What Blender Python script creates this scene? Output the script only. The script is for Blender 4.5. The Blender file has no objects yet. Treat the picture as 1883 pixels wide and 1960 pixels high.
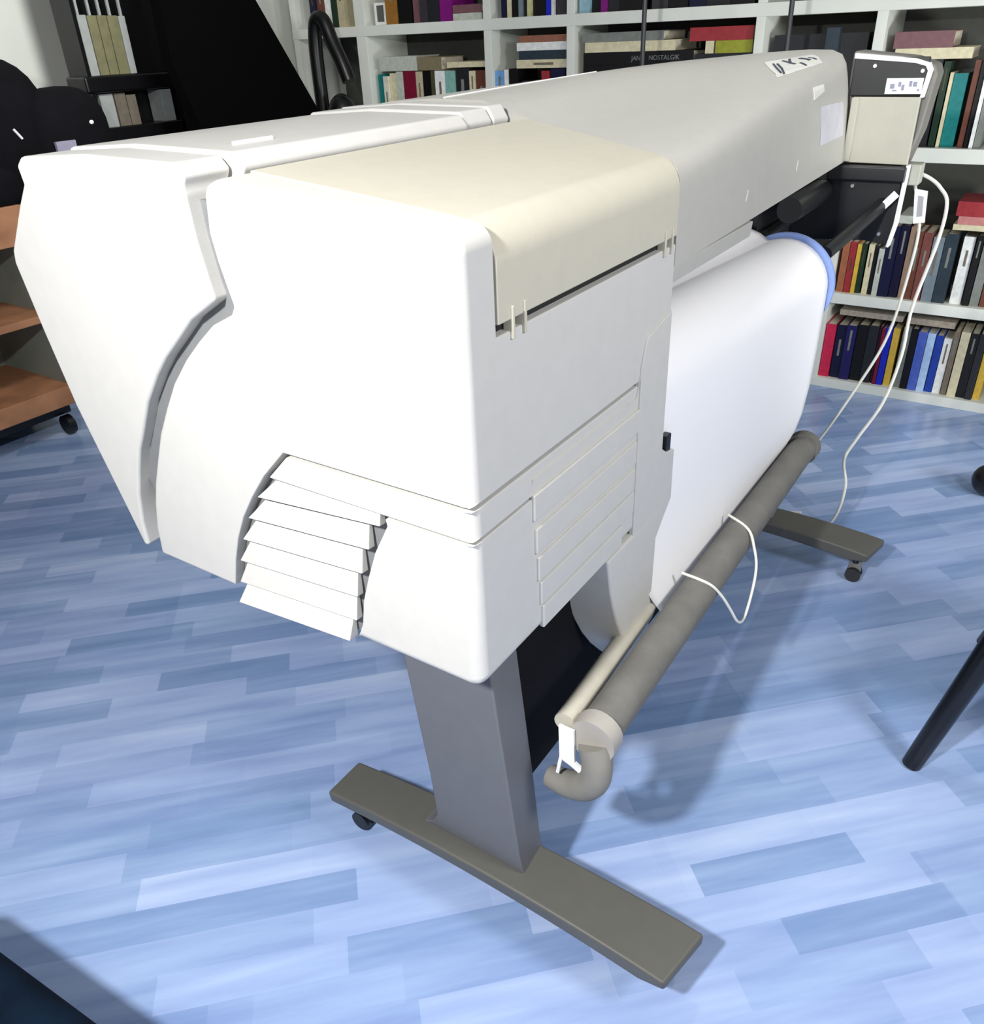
import bpy, bmesh, math, random
from mathutils import Vector, Matrix
random.seed(7)
C = bpy.context.scene.collection
scene = bpy.context.scene
W_PX, H_PX = 1883, 1960

# ---------------------------------------------------------------- camera
cam_loc = Vector((-0.66692, -0.49616, 1.4452))
fwd = Vector((0.70796888, 0.49476405, -0.50397282))
rgt = Vector((0.55326968, -0.83205872, -0.03963513))
upv = Vector((0.43894502, 0.25077244, 0.86280963))
cd = bpy.data.cameras.new('camera')
cam = bpy.data.objects.new('camera', cd); C.objects.link(cam)
M = Matrix((rgt, upv, -fwd)).transposed().to_4x4(); M.translation = cam_loc
cam.matrix_world = M
cd.sensor_fit = 'VERTICAL'; cd.sensor_height = 36.0
cd.lens = 1561.49 / H_PX * 36.0
cd.clip_start = 0.02; cd.clip_end = 50
scene.camera = cam

# ---------------------------------------------------------------- light and exposure
w = bpy.data.worlds.new('room_air'); scene.world = w; w.use_nodes = True
w.node_tree.nodes['Background'].inputs[0].default_value = (0.97, 0.98, 1.0, 1)
w.node_tree.nodes['Background'].inputs[1].default_value = 0.27
def area(name, loc, target, size, power, color, shape='DISK', sy=None, spread=180):
    l = bpy.data.lights.new(name, 'AREA'); l.shape = shape; l.size = size
    if sy: l.size_y = sy
    l.energy = power; l.color = color; l.spread = math.radians(spread)
    o = bpy.data.objects.new(name, l); C.objects.link(o); o.location = loc
    o.rotation_euler = (Vector(target) - Vector(loc)).to_track_quat('-Z', 'Y').to_euler()
    return o
area('ceiling_lamp', (-1.16, 0.05, 1.95), (0.1, 0.2, 0.6), 0.12, 54, (1.0, 0.985, 0.96))
area('side_lamp', (-1.0, -0.75, 1.45), (0.4, 0.1, 0.6), 0.25, 3.0, (1.0, 0.985, 0.97))  # added fill with no known source, brightens the rounded tongue
area('far_lamp', (0.3, -1.9, 2.1), (0.8, 0.0, 0.8), 0.55, 35, (1.0, 0.99, 0.985))
area('shelf_lamp', (1.75, -1.6, 0.75), (3.1, 0.5, 1.1), 0.5, 12, (1.0, 1.0, 0.96), spread=110)  # added fill to brighten the bookshelf, not a lamp of the room
area('mid_lamp', (1.35, 0.35, 2.6), (1.35, 0.3, 1.0), 0.3, 5.2, (1.0, 1.0, 0.97), spread=130)  # added overhead fill that lifts the top of the back cover
area('corner_lamp', (1.1, 1.3, 2.3), (1.7, 3.4, 1.5), 0.4, 13, (1.0, 1.0, 0.96), spread=110)  # added fill for the left wall and shelf corner, no such lamp known
scene.view_settings.view_transform = 'Standard'
scene.view_settings.look = 'None'
scene.view_settings.exposure = 0.0
scene.view_settings.gamma = 1.0
scene.view_settings.use_curve_mapping = False

# ---------------------------------------------------------------- materials
def lin(c):
    return tuple(((v/255)/12.92 if v/255 <= 0.04045 else ((v/255+0.055)/1.055)**2.4) for v in c)
MATS = {}
def mat(name, rgb, rough=0.5, spec=0.5, metal=0.0, var=0.06, scale=30, bump=0.0, bscale=200, coat=0.0):
    if name in MATS: return MATS[name]
    m = bpy.data.materials.new(name); m.use_nodes = True
    nt = m.node_tree; b = nt.nodes['Principled BSDF']
    c = lin(rgb)
    n = nt.nodes.new('ShaderNodeTexNoise'); n.inputs['Scale'].default_value = scale; n.inputs['Detail'].default_value = 4
    tc = nt.nodes.new('ShaderNodeTexCoord'); nt.links.new(tc.outputs['Object'], n.inputs['Vector'])
    r = nt.nodes.new('ShaderNodeValToRGB')
    r.color_ramp.elements[0].position = 0.3; r.color_ramp.elements[1].position = 0.7
    r.color_ramp.elements[0].color = (*[max(0, v*(1-var)) for v in c], 1)
    r.color_ramp.elements[1].color = (*[min(1, v*(1+var)) for v in c], 1)
    nt.links.new(n.outputs['Fac'], r.inputs[0]); nt.links.new(r.outputs[0], b.inputs['Base Color'])
    b.inputs['Roughness'].default_value = rough
    b.inputs['Specular IOR Level'].default_value = spec
    b.inputs['Metallic'].default_value = metal
    b.inputs['Coat Weight'].default_value = coat
    if bump:
        n2 = nt.nodes.new('ShaderNodeTexNoise'); n2.inputs['Scale'].default_value = bscale
        nt.links.new(tc.outputs['Object'], n2.inputs['Vector'])
        bp = nt.nodes.new('ShaderNodeBump'); bp.inputs['Strength'].default_value = bump; bp.inputs['Distance'].default_value = 0.002
        nt.links.new(n2.outputs['Fac'], bp.inputs['Height']); nt.links.new(bp.outputs[0], b.inputs['Normal'])
    MATS[name] = m; return m

shell = mat('printer_shell', (203, 202, 198), 0.42, 0.4, var=0.02, bump=0.12, bscale=900)
beamm = mat('back_cover_plastic', (184, 183, 177), 0.42, 0.4, var=0.02, bump=0.12, bscale=900)
lidm = mat('lid_plastic', (198, 194, 178), 0.45, 0.4, var=0.02, bump=0.12, bscale=900)
corem = mat('inner_grey', (120, 122, 124), 0.6)
darkm = mat('dark_void', (22, 22, 26), 0.7)
blackm = mat('black_metal', (26, 28, 31), 0.38, 0.5)
standm = mat('stand_grey', (88, 88, 84), 0.5, 0.4, var=0.03)
legm = mat('leg_grey', (104, 106, 112), 0.55, 0.4, var=0.03)
tubem = mat('take_up_foam', (112, 111, 107), 0.8, 0.2, var=0.12, scale=18, bump=0.3, bscale=120)
collarm = mat('collar_grey', (165, 161, 155), 0.6, 0.3, var=0.05)
beigem = mat('beige_bar', (190, 186, 172), 0.45)
whitem = mat('white_paint', (240, 240, 238), 0.5)
paperm = mat('paper_white', (250, 250, 252), 0.7, 0.2, var=0.005)
bluem = mat('blue_flange', (140, 165, 225), 0.5, var=0.02)
cardm = mat('cream_panel', (186, 185, 170), 0.6, var=0.03)
greyp = mat('grey_side', (120, 118, 112), 0.55)
shelfm = mat('shelf_white', (226, 230, 222), 0.5, 0.4, var=0.04, scale=8)
wallm = mat('wall_paint', (222, 225, 218), 0.9, 0.1, var=0.03, scale=4)
cordm = mat('cord_white', (228, 228, 218), 0.4)
labelm = mat('label_white', (245, 246, 248), 0.5)
inkm = mat('label_ink', (60, 64, 80), 0.6)
blackplastic = mat('black_plastic', (9, 9, 12), 0.35, 0.5)
fabricb = mat('black_fabric', (8, 8, 14), 0.9, 0.2, var=0.3, scale=12, bump=0.4)
chairm = mat('black_lacquer', (6, 6, 7), 0.22, 0.6)
woodm = mat('pine_wood', (168, 120, 88), 0.6, 0.3, var=0.2, scale=9)
pagem = mat('page_edges', (205, 198, 178), 0.9, 0.1, var=0.15, scale=60)

# ---------------------------------------------------------------- mesh helpers
def finish(bm, name, m, parent=None, bevel=0, seg=4, angle=35, smooth=True, wn=True, sharp=True):
    bmesh.ops.recalc_face_normals(bm, faces=bm.faces)
    me = bpy.data.meshes.new(name); bm.to_mesh(me); bm.free()
    if smooth:
        for p in me.polygons: p.use_smooth = True
        if sharp: me.set_sharp_from_angle(angle=math.radians(40))
    o = bpy.data.objects.new(name, me); C.objects.link(o)
    if m: me.materials.append(m)
    if parent: o.parent = parent
    if bevel:
        b = o.modifiers.new('bevel', 'BEVEL'); b.width = bevel; b.segments = seg
        b.limit_method = 'ANGLE'; b.angle_limit = math.radians(angle)
    if bevel and wn and smooth:
        n = o.modifiers.new('normals', 'WEIGHTED_NORMAL'); n.keep_sharp = False
    return o
def box_bm(bm, x0, x1, y0, y1, z0, z1):
    vs = [bm.verts.new((x, y, z)) for x in (x0, x1) for y in (y0, y1) for z in (z0, z1)]
    for f in ((0,1,3,2),(4,6,7,5),(0,4,5,1),(2,3,7,6),(0,2,6,4),(1,5,7,3)):
        bm.faces.new([vs[i] for i in f])
    return vs
def box(name, x0, x1, y0, y1, z0, z1, m, parent=None, bevel=0.0, seg=3):
    bm = bmesh.new(); box_bm(bm, x0, x1, y0, y1, z0, z1)
    return finish(bm, name, m, parent, bevel, seg, smooth=bool(bevel))
def prism(name, pts, axis, a, b, m, parent=None, bevel=0, seg=3, endf=None, angle=35):
    """extrude a 2-D outline along an axis; pts in the other two axes in x,y,z order"""
    bm = bmesh.new()
    def P(p, t):
        if axis == 'x': return (t, p[0], p[1])
        if axis == 'y': return (p[0], t, p[1])
        return (p[0], p[1], t)
    A = [bm.verts.new(P(p, a)) for p in pts]
    B = [bm.verts.new(P(p, endf(p) if endf else b)) for p in pts]
    n = len(pts)
    bm.faces.new(A); bm.faces.new(B[::-1])
    for i in range(n): bm.faces.new((A[i], A[(i+1) % n], B[(i+1) % n], B[i]))
    return finish(bm, name, m, parent, bevel, seg, angle)
def tube(name, pts, r, m, parent=None, n=12, closed_ends=True, spline=True, radii=None, sub=6):
    P = [Vector(p) for p in pts]
    if spline and len(P) > 2:
        Q = []; RR = []
        for i in range(len(P)-1):
            p0 = P[max(i-1, 0)]; p1 = P[i]; p2 = P[i+1]; p3 = P[min(i+2, len(P)-1)]
            for k in range(sub):
                t = k/sub
                Q.append(0.5*((2*p1)+(-p0+p2)*t+(2*p0-5*p1+4*p2-p3)*t*t+(-p0+3*p1-3*p2+p3)*t**3))
                if radii: RR.append(radii[i]*(1-t)+radii[i+1]*t)
        Q.append(P[-1]);
        if radii: RR.append(radii[-1])
        P = Q; radii = RR if radii else None
    bm = bmesh.new(); rings = []
    t0 = (P[1]-P[0]).normalized()
    ref = Vector((0, 0, 1)) if abs(t0.z) < 0.9 else Vector((0, 1, 0))
    nrm = t0.cross(ref).normalized()
    for i, p in enumerate(P):
        t = (P[min(i+1, len(P)-1)]-P[max(i-1, 0)]).normalized()
        nrm = (nrm-t*nrm.dot(t)).normalized(); bn = t.cross(nrm)
        rr = radii[i] if radii else r
        rings.append([bm.verts.new(p+rr*(math.cos(a)*nrm+math.sin(a)*bn)) for a in [2*math.pi*k/n for k in range(n)]])
    for a, b in zip(rings, rings[1:]):
        for k in range(n): bm.faces.new((a[k], a[(k+1) % n], b[(k+1) % n], b[k]))
    if closed_ends: bm.faces.new(rings[0][::-1]); bm.faces.new(rings[-1])
    return finish(bm, name, m, parent)
def ellipsoid(name, c, s, m, parent=None, seg=24, power=1.0, rot=None):
    bm = bmesh.new(); bmesh.ops.create_uvsphere(bm, u_segments=seg, v_segments=seg//2+2, radius=1)
    for v in bm.verts:
        q = Vector([math.copysign(abs(k)**power, k) for k in v.co])
        q = Vector((q.x*s[0], q.y*s[1], q.z*s[2]))
        if rot: q.rotate(rot)
        v.co = q+Vector(c)
    return finish(bm, name, m, parent)
def empty(name, loc=(0, 0, 0)):
    o = bpy.data.objects.new(name, None); C.objects.link(o); o.location = loc; o.empty_display_size = 0.1
    return o
def tag(o, label=None, cat=None, group=None, kind=None):
    if label: o['label'] = label
    if cat: o['category'] = cat
    if group: o['group'] = group
    if kind: o['kind'] = kind
    return o
def world_child(o, parent):
    """parent keeping world coordinates for geometry built in world space"""
    o.parent = parent; o.matrix_parent_inverse = Matrix.Translation(-Vector(parent.location))
    return o

# ================================================================ SETTING
# floor : blue laminate, boards of three strips at 45 degrees to the machine
fm = bpy.data.materials.new('blue_laminate'); fm.use_nodes = True
nt = fm.node_tree; N = nt.nodes; L = nt.links; bs = N['Principled BSDF']
def math_n(op, a, b=None, c=None):
    n = N.new('ShaderNodeMath'); n.operation = op
    for i, v in enumerate((a, b, c)):
        if v is None: continue
        if isinstance(v, (int, float)): n.inputs[i].default_value = v
        else: L.new(v, n.inputs[i])
    return n.outputs[0]
tc = N.new('ShaderNodeTexCoord'); sx = N.new('ShaderNodeSeparateXYZ'); L.new(tc.outputs['Object'], sx.inputs[0])
X, Y = sx.outputs[0], sx.outputs[1]
u = math_n('MULTIPLY', math_n('SUBTRACT', X, Y), 0.70711)
v = math_n('ADD', math_n('MULTIPLY', math_n('ADD', X, Y), 0.70711), 10*0.2165-0.07)
strip = math_n('FLOOR', math_n('DIVIDE', v, 0.07217))
wn1 = N.new('ShaderNodeTexWhiteNoise'); wn1.noise_dimensions = '1D'; L.new(strip, wn1.inputs['W'])
uu = math_n('ADD', math_n('DIVIDE', u, 0.34), math_n('MULTIPLY', wn1.outputs['Value'], 7.3))
cell = math_n('FLOOR', uu)
cx = N.new('ShaderNodeCombineXYZ'); L.new(strip, cx.inputs[0]); L.new(cell, cx.inputs[1])
wn2 = N.new('ShaderNodeTexWhiteNoise'); wn2.noise_dimensions = '2D'; L.new(cx.outputs[0], wn2.inputs['Vector'])
board = math_n('FLOOR', math_n('DIVIDE', v, 0.2165))
wn3 = N.new('ShaderNodeTexWhiteNoise'); wn3.noise_dimensions = '2D'
bcell = math_n('FLOOR', math_n('ADD', math_n('DIVIDE', u, 1.3), math_n('MULTIPLY', board, 0.37)))
cx3 = N.new('ShaderNodeCombineXYZ'); L.new(board, cx3.inputs[0]); L.new(bcell, cx3.inputs[1]); L.new(cx3.outputs[0], wn3.inputs['Vector'])
cv = N.new('ShaderNodeCombineXYZ'); L.new(math_n('MULTIPLY', u, 1.6), cv.inputs[0]); L.new(math_n('MULTIPLY', v, 16), cv.inputs[1])
gr = N.new('ShaderNodeTexNoise'); gr.inputs['Scale'].default_value = 1.6; gr.inputs['Detail'].default_value = 6; L.new(cv.outputs[0], gr.inputs['Vector'])
fac = math_n('ADD', math_n('MULTIPLY', wn2.outputs['Value'], 0.42), math_n('MULTIPLY', gr.outputs['Fac'], 0.70))
fac = math_n('SUBTRACT', math_n('ADD', fac, math_n('MULTIPLY', wn3.outputs['Value'], 0.14)), 0.13)
rp = N.new('ShaderNodeValToRGB'); cr = rp.color_ramp
cr.elements[0].position = 0.06; cr.elements[0].color = (*lin((112, 138, 178)), 1)
cr.elements[1].position = 0.98; cr.elements[1].color = (*lin((196, 216, 238)), 1)
e = cr.elements.new(0.38); e.color = (*lin((141, 164, 202)), 1)
e = cr.elements.new(0.68); e.color = (*lin((169, 192, 224)), 1)
L.new(fac, rp.inputs[0])
hs = N.new('ShaderNodeHueSaturation'); L.new(rp.outputs[0], hs.inputs['Color'])
L.new(math_n('ADD', 0.500, math_n('MULTIPLY', wn2.outputs['Value'], 0.016)), hs.inputs['Hue'])
hs.inputs['Saturation'].default_value = 1.12
L.new(hs.outputs[0], bs.inputs['Base Color'])
bs.inputs['Roughness'].default_value = 0.24; bs.inputs['Specular IOR Level'].default_value = 0.55
bpn = N.new('ShaderNodeBump'); bpn.inputs['Strength'].default_value = 0.06; bpn.inputs['Distance'].default_value = 0.002
L.new(gr.outputs['Fac'], bpn.inputs['Height']); L.new(bpn.outputs[0], bs.inputs['Normal'])
fl = box('floor', -3.2, 3.6, -3.2, 3.6, -0.06, 0.0, fm); tag(fl, kind='structure')
tag(box('wall_back', 3.42, 3.5, -3.2, 3.6, 0, 2.7, wallm), kind='structure')
tag(box('wall_left', -3.2, 3.42, 3.46, 3.6, 0, 2.7, wallm), kind='structure')

# ================================================================ PRINTER
pr = empty('wide_format_printer', (0.9, 0.3, 0))
tag(pr, 'large white and beige wide-format printer on a grey two-legged stand', 'printer')
def P(o): return world_child(o, pr)
def S(o, part):   # sub-part of a part that already sits in world space
    o.parent = part; return o

def farx(p): return 0.575+0.42*min(max(p[0], 0), 0.37)
# --- rear housing (near end, camera side) with recess for the lid
def prism_w(name, pts, x0, x1, wv, wn_, wf_, width, m, seg=6, endf=None):
    """prism along x with bevel weights: wv per outline corner, wn_ / wf_ per outline edge of the near / far face"""
    bm = bmesh.new(); lay = bm.edges.layers.float.new('bevel_weight_edge')
    Av = [bm.verts.new((x0, p[0], p[1])) for p in pts]
    Bv = [bm.verts.new((endf(p) if endf else x1, p[0], p[1])) for p in pts]
    k = len(pts); bm.faces.new(Av); bm.faces.new(Bv[::-1])
    for i in range(k): bm.faces.new((Av[i], Av[(i+1) % k], Bv[(i+1) % k], Bv[i]))
    for i in range(k):
        bm.edges.get((Av[i], Bv[i]))[lay] = wv[i]
        bm.edges.get((Av[i], Av[(i+1) % k]))[lay] = wn_[i]
        bm.edges.get((Bv[i], Bv[(i+1) % k]))[lay] = wf_[i]
    bmesh.ops.recalc_face_normals(bm, faces=bm.faces)
    for e_ in bm.edges:
        if e_[lay] < .05 and e_.calc_face_angle(0) > .6: e_.smooth = False
    o = finish(bm, name, m, None, sharp=False)
    b = o.modifiers.new('bevel', 'BEVEL'); b.width = width; b.segments = seg; b.limit_method = 'WEIGHT'; b.use_clamp_overlap = False
    nm = o.modifiers.new('normals', 'WEIGHTED_NORMAL'); nm.keep_sharp = True
    return P(o)
sm = .10
# upper housing, near slab (full outline) and the part under the lid (lowered outline)
UP = [(0, .9635), (0, 1.275), (.37, 1.312), (.379, 1.25), (.374, 1.213), (.361, 1.16), (.37, 1.147), (.414, 1.127), (.45, 1.10),
      (.489, 1.067), (.53, 1.025), (.563, .981), (.598, .93), (.626, .877), (.65, .83), (.667, .788), (.683, .735), (.690, .677),
      (.4945, .677), (.478, .731), (.459, .778), (.434, .824), (.402, .869), (.365, .914), (.314, .9635)]
nU = len(UP)
wvU = [sm, 1, .8, 0, 0, .3]+[0]*11+[.4]+[sm]*(nU-18)
wnU = [1, 1]+[.5]*15+[.3]+[sm]*(nU-18)
prism_w('upper_housing', UP, 0.0, .066, wvU, wnU, [0]*nU, .021, shell)
UP2 = [(0, .9635), (0, 1.153), (.012, 1.153), (.012, 1.22), (.024, 1.250), (.36, 1.287)]+UP[3:]
n2 = len(UP2)
prism_w('upper_housing', UP2, .066, .575, [sm, sm]+[0]*(n2-2), [0]*n2, [0]*n2, .024, shell, endf=farx)
# band between the two seams, and the lower housing with the vent opening
BD = [(0, .915), (0, .9575), (.310, .9575), (.354, .915)]
prism_w('seam_band', BD, 0.0, .575, [sm]*4, [1, sm, sm, sm], [0]*4, .021, shell)
LW = [(0, .677), (0, .9105), (.139, .9105), (.137, .900), (.165, .850), (.184, .803), (.200, .757), (.209, .711), (.224, .677)]
nL = len(LW)
prism_w('lower_housing', LW, 0.0, .575, [1, sm]+[.06]*7, [1, sm]+[.06]*6+[.8], [0]*nL, .021, shell)
P(prism('vent_backing', [(.13, .912), (.36, .912), (.40, .866), (.432, .822), (.457, .777), (.476, .731), (.492, .677), (.22, .677), (.13, .70)], 'x', .019, .5, corem, None))
P(box('seam_filler', .012, .56, .012, .31, .908, .966, darkm))

# slats of the near vent : wedges whose lower edge stands proud of the face
rows_z = [.914, .869, .824, .778, .732, .686]
lefts = [.359, .396, .428, .453, .472, .485]
rights = [(.139), (.165), (.184), (.200), (.209), (.224)]
for i in range(6):
    zt = rows_z[i]
    zb = rows_z[i+1]+0.004 if i < 5 else .650
    yl, yr = lefts[i]+.004, rights[i]-.002
    yl2 = (lefts[i+1] if i < 5 else .492)
    drop = .012
    bm = bmesh.new()
    def row(z, x, yA, yB, dz): return [bm.verts.new((x, yA, z)), bm.verts.new((x, yB, z+dz))]
    a = row(zt-.004, .010, yl-.014, yr+.016, .020)
    b = row(zb, (.0005 if i < 5 else -.006), yl2-.006, yr+.014, .022)
    c = row(zb-.001, .014, yl2-.006, yr+.014, .022)
    d = row(zt-.006, .017, yl-.014, yr+.016, .020)
    for q in ((a[0], a[1], b[1], b[0]), (b[0], b[1], c[1], c[0]), (c[0], c[1], d[1], d[0]), (d[0], d[1], a[1], a[0]), (a[0], b[0], c[0], d[0]), (a[1], d[1], c[1], b[1])):
        bm.faces.new(q)
    P(finish(bm, 'vent_slat', shell, None, bevel=.0012, seg=2))
# raised ribs of the rear-face vent
rib_rows = [(.917, .137, .466), (.862, .142, .462), (.813, .147, .461), (.768, .153, .461), (.723, .158, .420)]
for z, xa, xb in rib_rows:
    P(prism('rear_vent_rib', [(xa, z-.040), (xa, z), (xb, z), (xb, z-.040)], 'y', -.0045, .004, shell, None, bevel=.002, seg=2))
P(prism('rear_vent_rib', [(.137, .935), (.455, .935), (.470, .985), (.468, .985), (.455, .941), (.137, .941)], 'y', -.002, .004, shell, None))

# lid : beige cover folding down over the rear edge
LO = [(-.0015, 1.166), (-.0015, 1.212)]
for k in range(9):
    a = math.radians(180-k*84/8); LO.append((.046+.0475*math.cos(a), 1.2315+.0475*math.sin(a)))
LO += [(.20, 1.2965), (.362, 1.3128)]
LI = [(p[0]+.007 if i < 6 else p[0], p[1]-(.008 if i > 5 else 0)) for i, p in enumerate(LO)]
LI = [(.008, 1.166), (.008, 1.220), (.016, 1.245), (.040, 1.266), (.20, 1.288), (.362, 1.303)]
lid = prism('lid', LO+LI[::-1], 'x', .070, .575, lidm, None, bevel=.002, seg=2, endf=lambda p: farx(p)+.001, angle=50)
P(lid)
for x in (.096, .122, .527, .553):
    S(prism('hinge_tab', [(x, 1.143), (x+.006, 1.143), (x+.006, 1.182), (x, 1.182)], 'y', -.004, .010, lidm, None, bevel=.0015, seg=2), lid)
P(box('lid_gap_strip', .068, .574, .0105, .0115, 1.154, 1.168, darkm))

# rear tab : vertical strip at the far end of the rear face ending in a rounded tongue
bm = bmesh.new()
inn = [(.37, .677), (.377, .645), (.386, .605), (.400, .562), (.418, .518), (.438, .478), (.458, .443), (.478, .412), (.498, .383), (.515, .362)]
rim = [(.355, .105, .672), (.361, .100, .640), (.372, .091, .590), (.385, .082, .545), (.398, .075, .505), (.413, .068, .468), (.432, .060, .434), (.455, .051, .403), (.485, .038, .370), (.515, .020, .344)]
inn_v = [bm.verts.new((x, -.004, z)) for x, z in inn]
rim_v = [bm.verts.new(p) for p in rim]
out_v = [bm.verts.new((x, -.004, z)) for x, z in [(.575, .677), (.575, .62), (.574, .56), (.573, .51), (.572, .46), (.571, .43), (.570, .40), (.569, .378), (.562, .362), (.540, .352)]]
outr_v = [bm.verts.new((x, y, z)) for (x, z), (rx, y, rz) in zip([(.575, .672), (.575, .62), (.574, .56), (.573, .51), (.572, .46), (.571, .43), (.570, .40), (.569, .375), (.562, .357), (.540, .345)], rim)]
for i in range(9):
    bm.faces.new((inn_v[i], inn_v[i+1], rim_v[i+1], rim_v[i]))
    bm.faces.new((inn_v[i], out_v[i], out_v[i+1], inn_v[i+1]))
    bm.faces.new((out_v[i], outr_v[i], outr_v[i+1], out_v[i+1]))
    bm.faces.new((rim_v[i], rim_v[i+1], outr_v[i+1], outr_v[i]))
bm.faces.new((inn_v[9], out_v[9], outr_v[9], rim_v[9])); bm.faces.new((inn_v[0], rim_v[0], outr_v[0], out_v[0]))
P(finish(bm, 'rear_tongue', shell, None, bevel=.005, seg=3, angle=45))
P(prism('side_strip', [(.468, .678), (.466, .985), (.482, 1.03), (.575, 1.05), (.575, .800), (.597, .784), (.632, .776), (.636, .672), (.600, .640), (.575, .615), (.520, .60), (.470, .62)], 'y', -.0035, .006, shell, None, bevel=.002, seg=2))
P(box('latch', .600, .622, .000, .020, .775, .812, blackplastic, bevel=.002))

# --- front housing (operator side), near part
G = [(.40, 1.314), (.415, 1.328), (.60, 1.332), (.755, 1.324), (.772, 1.312), (.769, 1.287), (.80, 1.255), (.86, 1.186), (.866, 1.166), (.845, 1.053), (.818, .93), (.733, .679),
     (.722, .682), (.72, .731), (.706, .79), (.684, .844), (.665, .885), (.642, .92), (.605, .98), (.562, 1.031), (.53, 1.063), (.489, 1.097), (.45, 1.13), (.411, 1.152), (.392, 1.163),
     (.397, 1.187), (.405, 1.238), (.408, 1.30)]
fh = P(prism('front_housing', G, 'x', 0.0, 0.075, shell, None, bevel=.010, seg=4, angle=24))
Gc = [(y-(.018 if i < 2 or i > 23 else 0), z+(.004 if 0 < i < 4 else 0)) for i, (y, z) in enumerate(G)]
P(prism('front_cover', Gc, 'x', 0.078, 0.575, shell, None, bevel=.008, seg=4, angle=24))
Gd = [(y-(.010 if i < 2 or i > 23 else 0), z+(.008 if 0 < i < 4 else 0)) for i, (y, z) in enumerate(G)]
P(prism('front_cover_panel', Gd, 'x', 0.578, 0.660, shell, None, bevel=.008, seg=4, angle=24))
P(prism('front_cover_panel', [(y, z+(.002 if 0 < i < 4 else 0)) for i, (y, z) in enumerate(Gd)], 'x', 0.663, 0.715, shell, None, bevel=.008, seg=4, angle=24))
# small moulded marks on the top
P(box('top_slot', .085, .100, .475, .495, 1.3275, 1.3285, corem))
P(box('top_ridge', .13, .20, .452, .458, 1.331, 1.337, whitem, bevel=.001))

# --- inner chassis seen in the groove and under the cover
P(prism('chassis', [(.03, .70), (.03, 1.12), (.34, 1.15), (.36, 1.28), (.43, 1.285), (.60, 1.25), (.74, 1.16), (.72, .90), (.66, .70)], 'x', .022, .56, corem, None))
P(prism('chassis', [(.27, .80), (.27, 1.12), (.60, 1.12), (.74, 1.10), (.72, .90), (.66, .80)], 'x', .565, 1.70, blackm, None))

# --- back cover : long beam, lofted along x
def sec(near):
    if near:
        return [(.0, 1.118), (.0, 1.22), (.001, 1.245), (.008, 1.262), (.022, 1.272), (.045, 1.277), (.12, 1.285), (.24, 1.296), (.34, 1.308), (.40, 1.325), (.46, 1.342), (.58, 1.345), (.68, 1.340), (.755, 1.330), (.775, 1.312), (.80, 1.255), (.86, 1.186), (.845, 1.053), (.79, .93), (.30, .93), (.22, 1.07), (.03, 1.112)]
    return [(.015, 1.129), (.028, 1.262), (.034, 1.300), (.040, 1.328), (.047, 1.352), (.060, 1.372), (.085, 1.382), (.14, 1.384), (.20, 1.382), (.28, 1.378), (.36, 1.373), (.50, 1.364), (.64, 1.352), (.755, 1.338), (.775, 1.322), (.80, 1.262), (.86, 1.190), (.845, 1.060), (.79, .95), (.30, .95), (.22, 1.07), (.045, 1.122)]
bm = bmesh.new(); A, B = sec(True), sec(False); rings = []
x0b, x1b, nx = .577, 1.715, 14
for k in range(nx+1):
    t = k/nx
    rings.append([bm.verts.new((((x0b+.42*min(max(a[0], 0), .37))*(1-t)+x1b*t), a[0]*(1-t)+b[0]*t, a[1]*(1-t)+b[1]*t)) for a, b in zip(A, B)])
n = len(A)
for a, b in zip(rings, rings[1:]):
    for k in range(n): bm.faces.new((a[k], a[(k+1) % n], b[(k+1) % n], b[k]))
bm.faces.new(rings[0][::-1]); bm.faces.new(rings[-1])
beam = P(finish(bm, 'back_cover', beamm, None))
beam.data.set_sharp_from_angle(angle=math.radians(50))
P(prism('cover_lip', [(.006, 1.088), (.003, 1.117), (.03, 1.119), (.03, 1.082)], 'x', .577, .97, beamm, None, bevel=.002, seg=2))  # added grey strip standing in for the shaded start of the paper sheet
# black underside, guide roller and chassis floor
P(prism('under_guide', [(.27, 1.10), (.27, .80), (.62, .80), (.62, 1.1)], 'x', .76, 1.715, blackm, None))
P(box('under_guide', 1.42, 1.715, .13, .30, .78, 1.10, blackm))
P(tube('guide_roller', [(1.43, .060, 1.055), (1.712, .060, 1.055)], .030, blackm, None, n=20, spline=False))
P(tube('guide_bar', [(1.44, .125, .985), (1.712, .125, .985)], .014, blackm, None, n=16, spline=False))

# labels on the back cover
def quad_plate(name, c, ux, uy, m, parent, t=.0008):
    c, ux, uy = Vector(c), Vector(ux), Vector(uy); nn = ux.cross(uy).normalized()
    bm = bmesh.new()
    A = [bm.verts.new(c+a*ux+b*uy+nn*t) for a, b in ((0, 0), (1, 0), (1, 1), (0, 1))]
    B = [bm.verts.new(c+a*ux+b*uy-nn*t) for a, b in ((0, 0), (1, 0), (1, 1), (0, 1))]
    bm.faces.new(A); bm.faces.new(B[::-1])
    for i in range(4): bm.faces.new((A[i], B[i], B[(i+1) % 4], A[(i+1) % 4]))
    o = finish(bm, name, m, None, smooth=False)
    world_child(o, parent) if parent is pr else setattr(o, 'parent', parent)
    return o
def beam_pt(x, s, off=.0015):
    """point on the back cover: x position and s = profile index (float)"""
    i = int(s); f = s-i
    def at(i):
        a, b = A[i], B[i]; xs = .577+.42*min(max(a[0], 0), .37); t = (x-xs)/(1.715-xs)
        return Vector((x, a[0]*(1-t)+b[0]*t, a[1]*(1-t)+b[1]*t))
    p = at(i)*(1-f)+at(i+1)*f
    d = at(i+1)-at(i); nn = Vector((0, -d.z, d.y)).normalized()
    return p+nn*off
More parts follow.
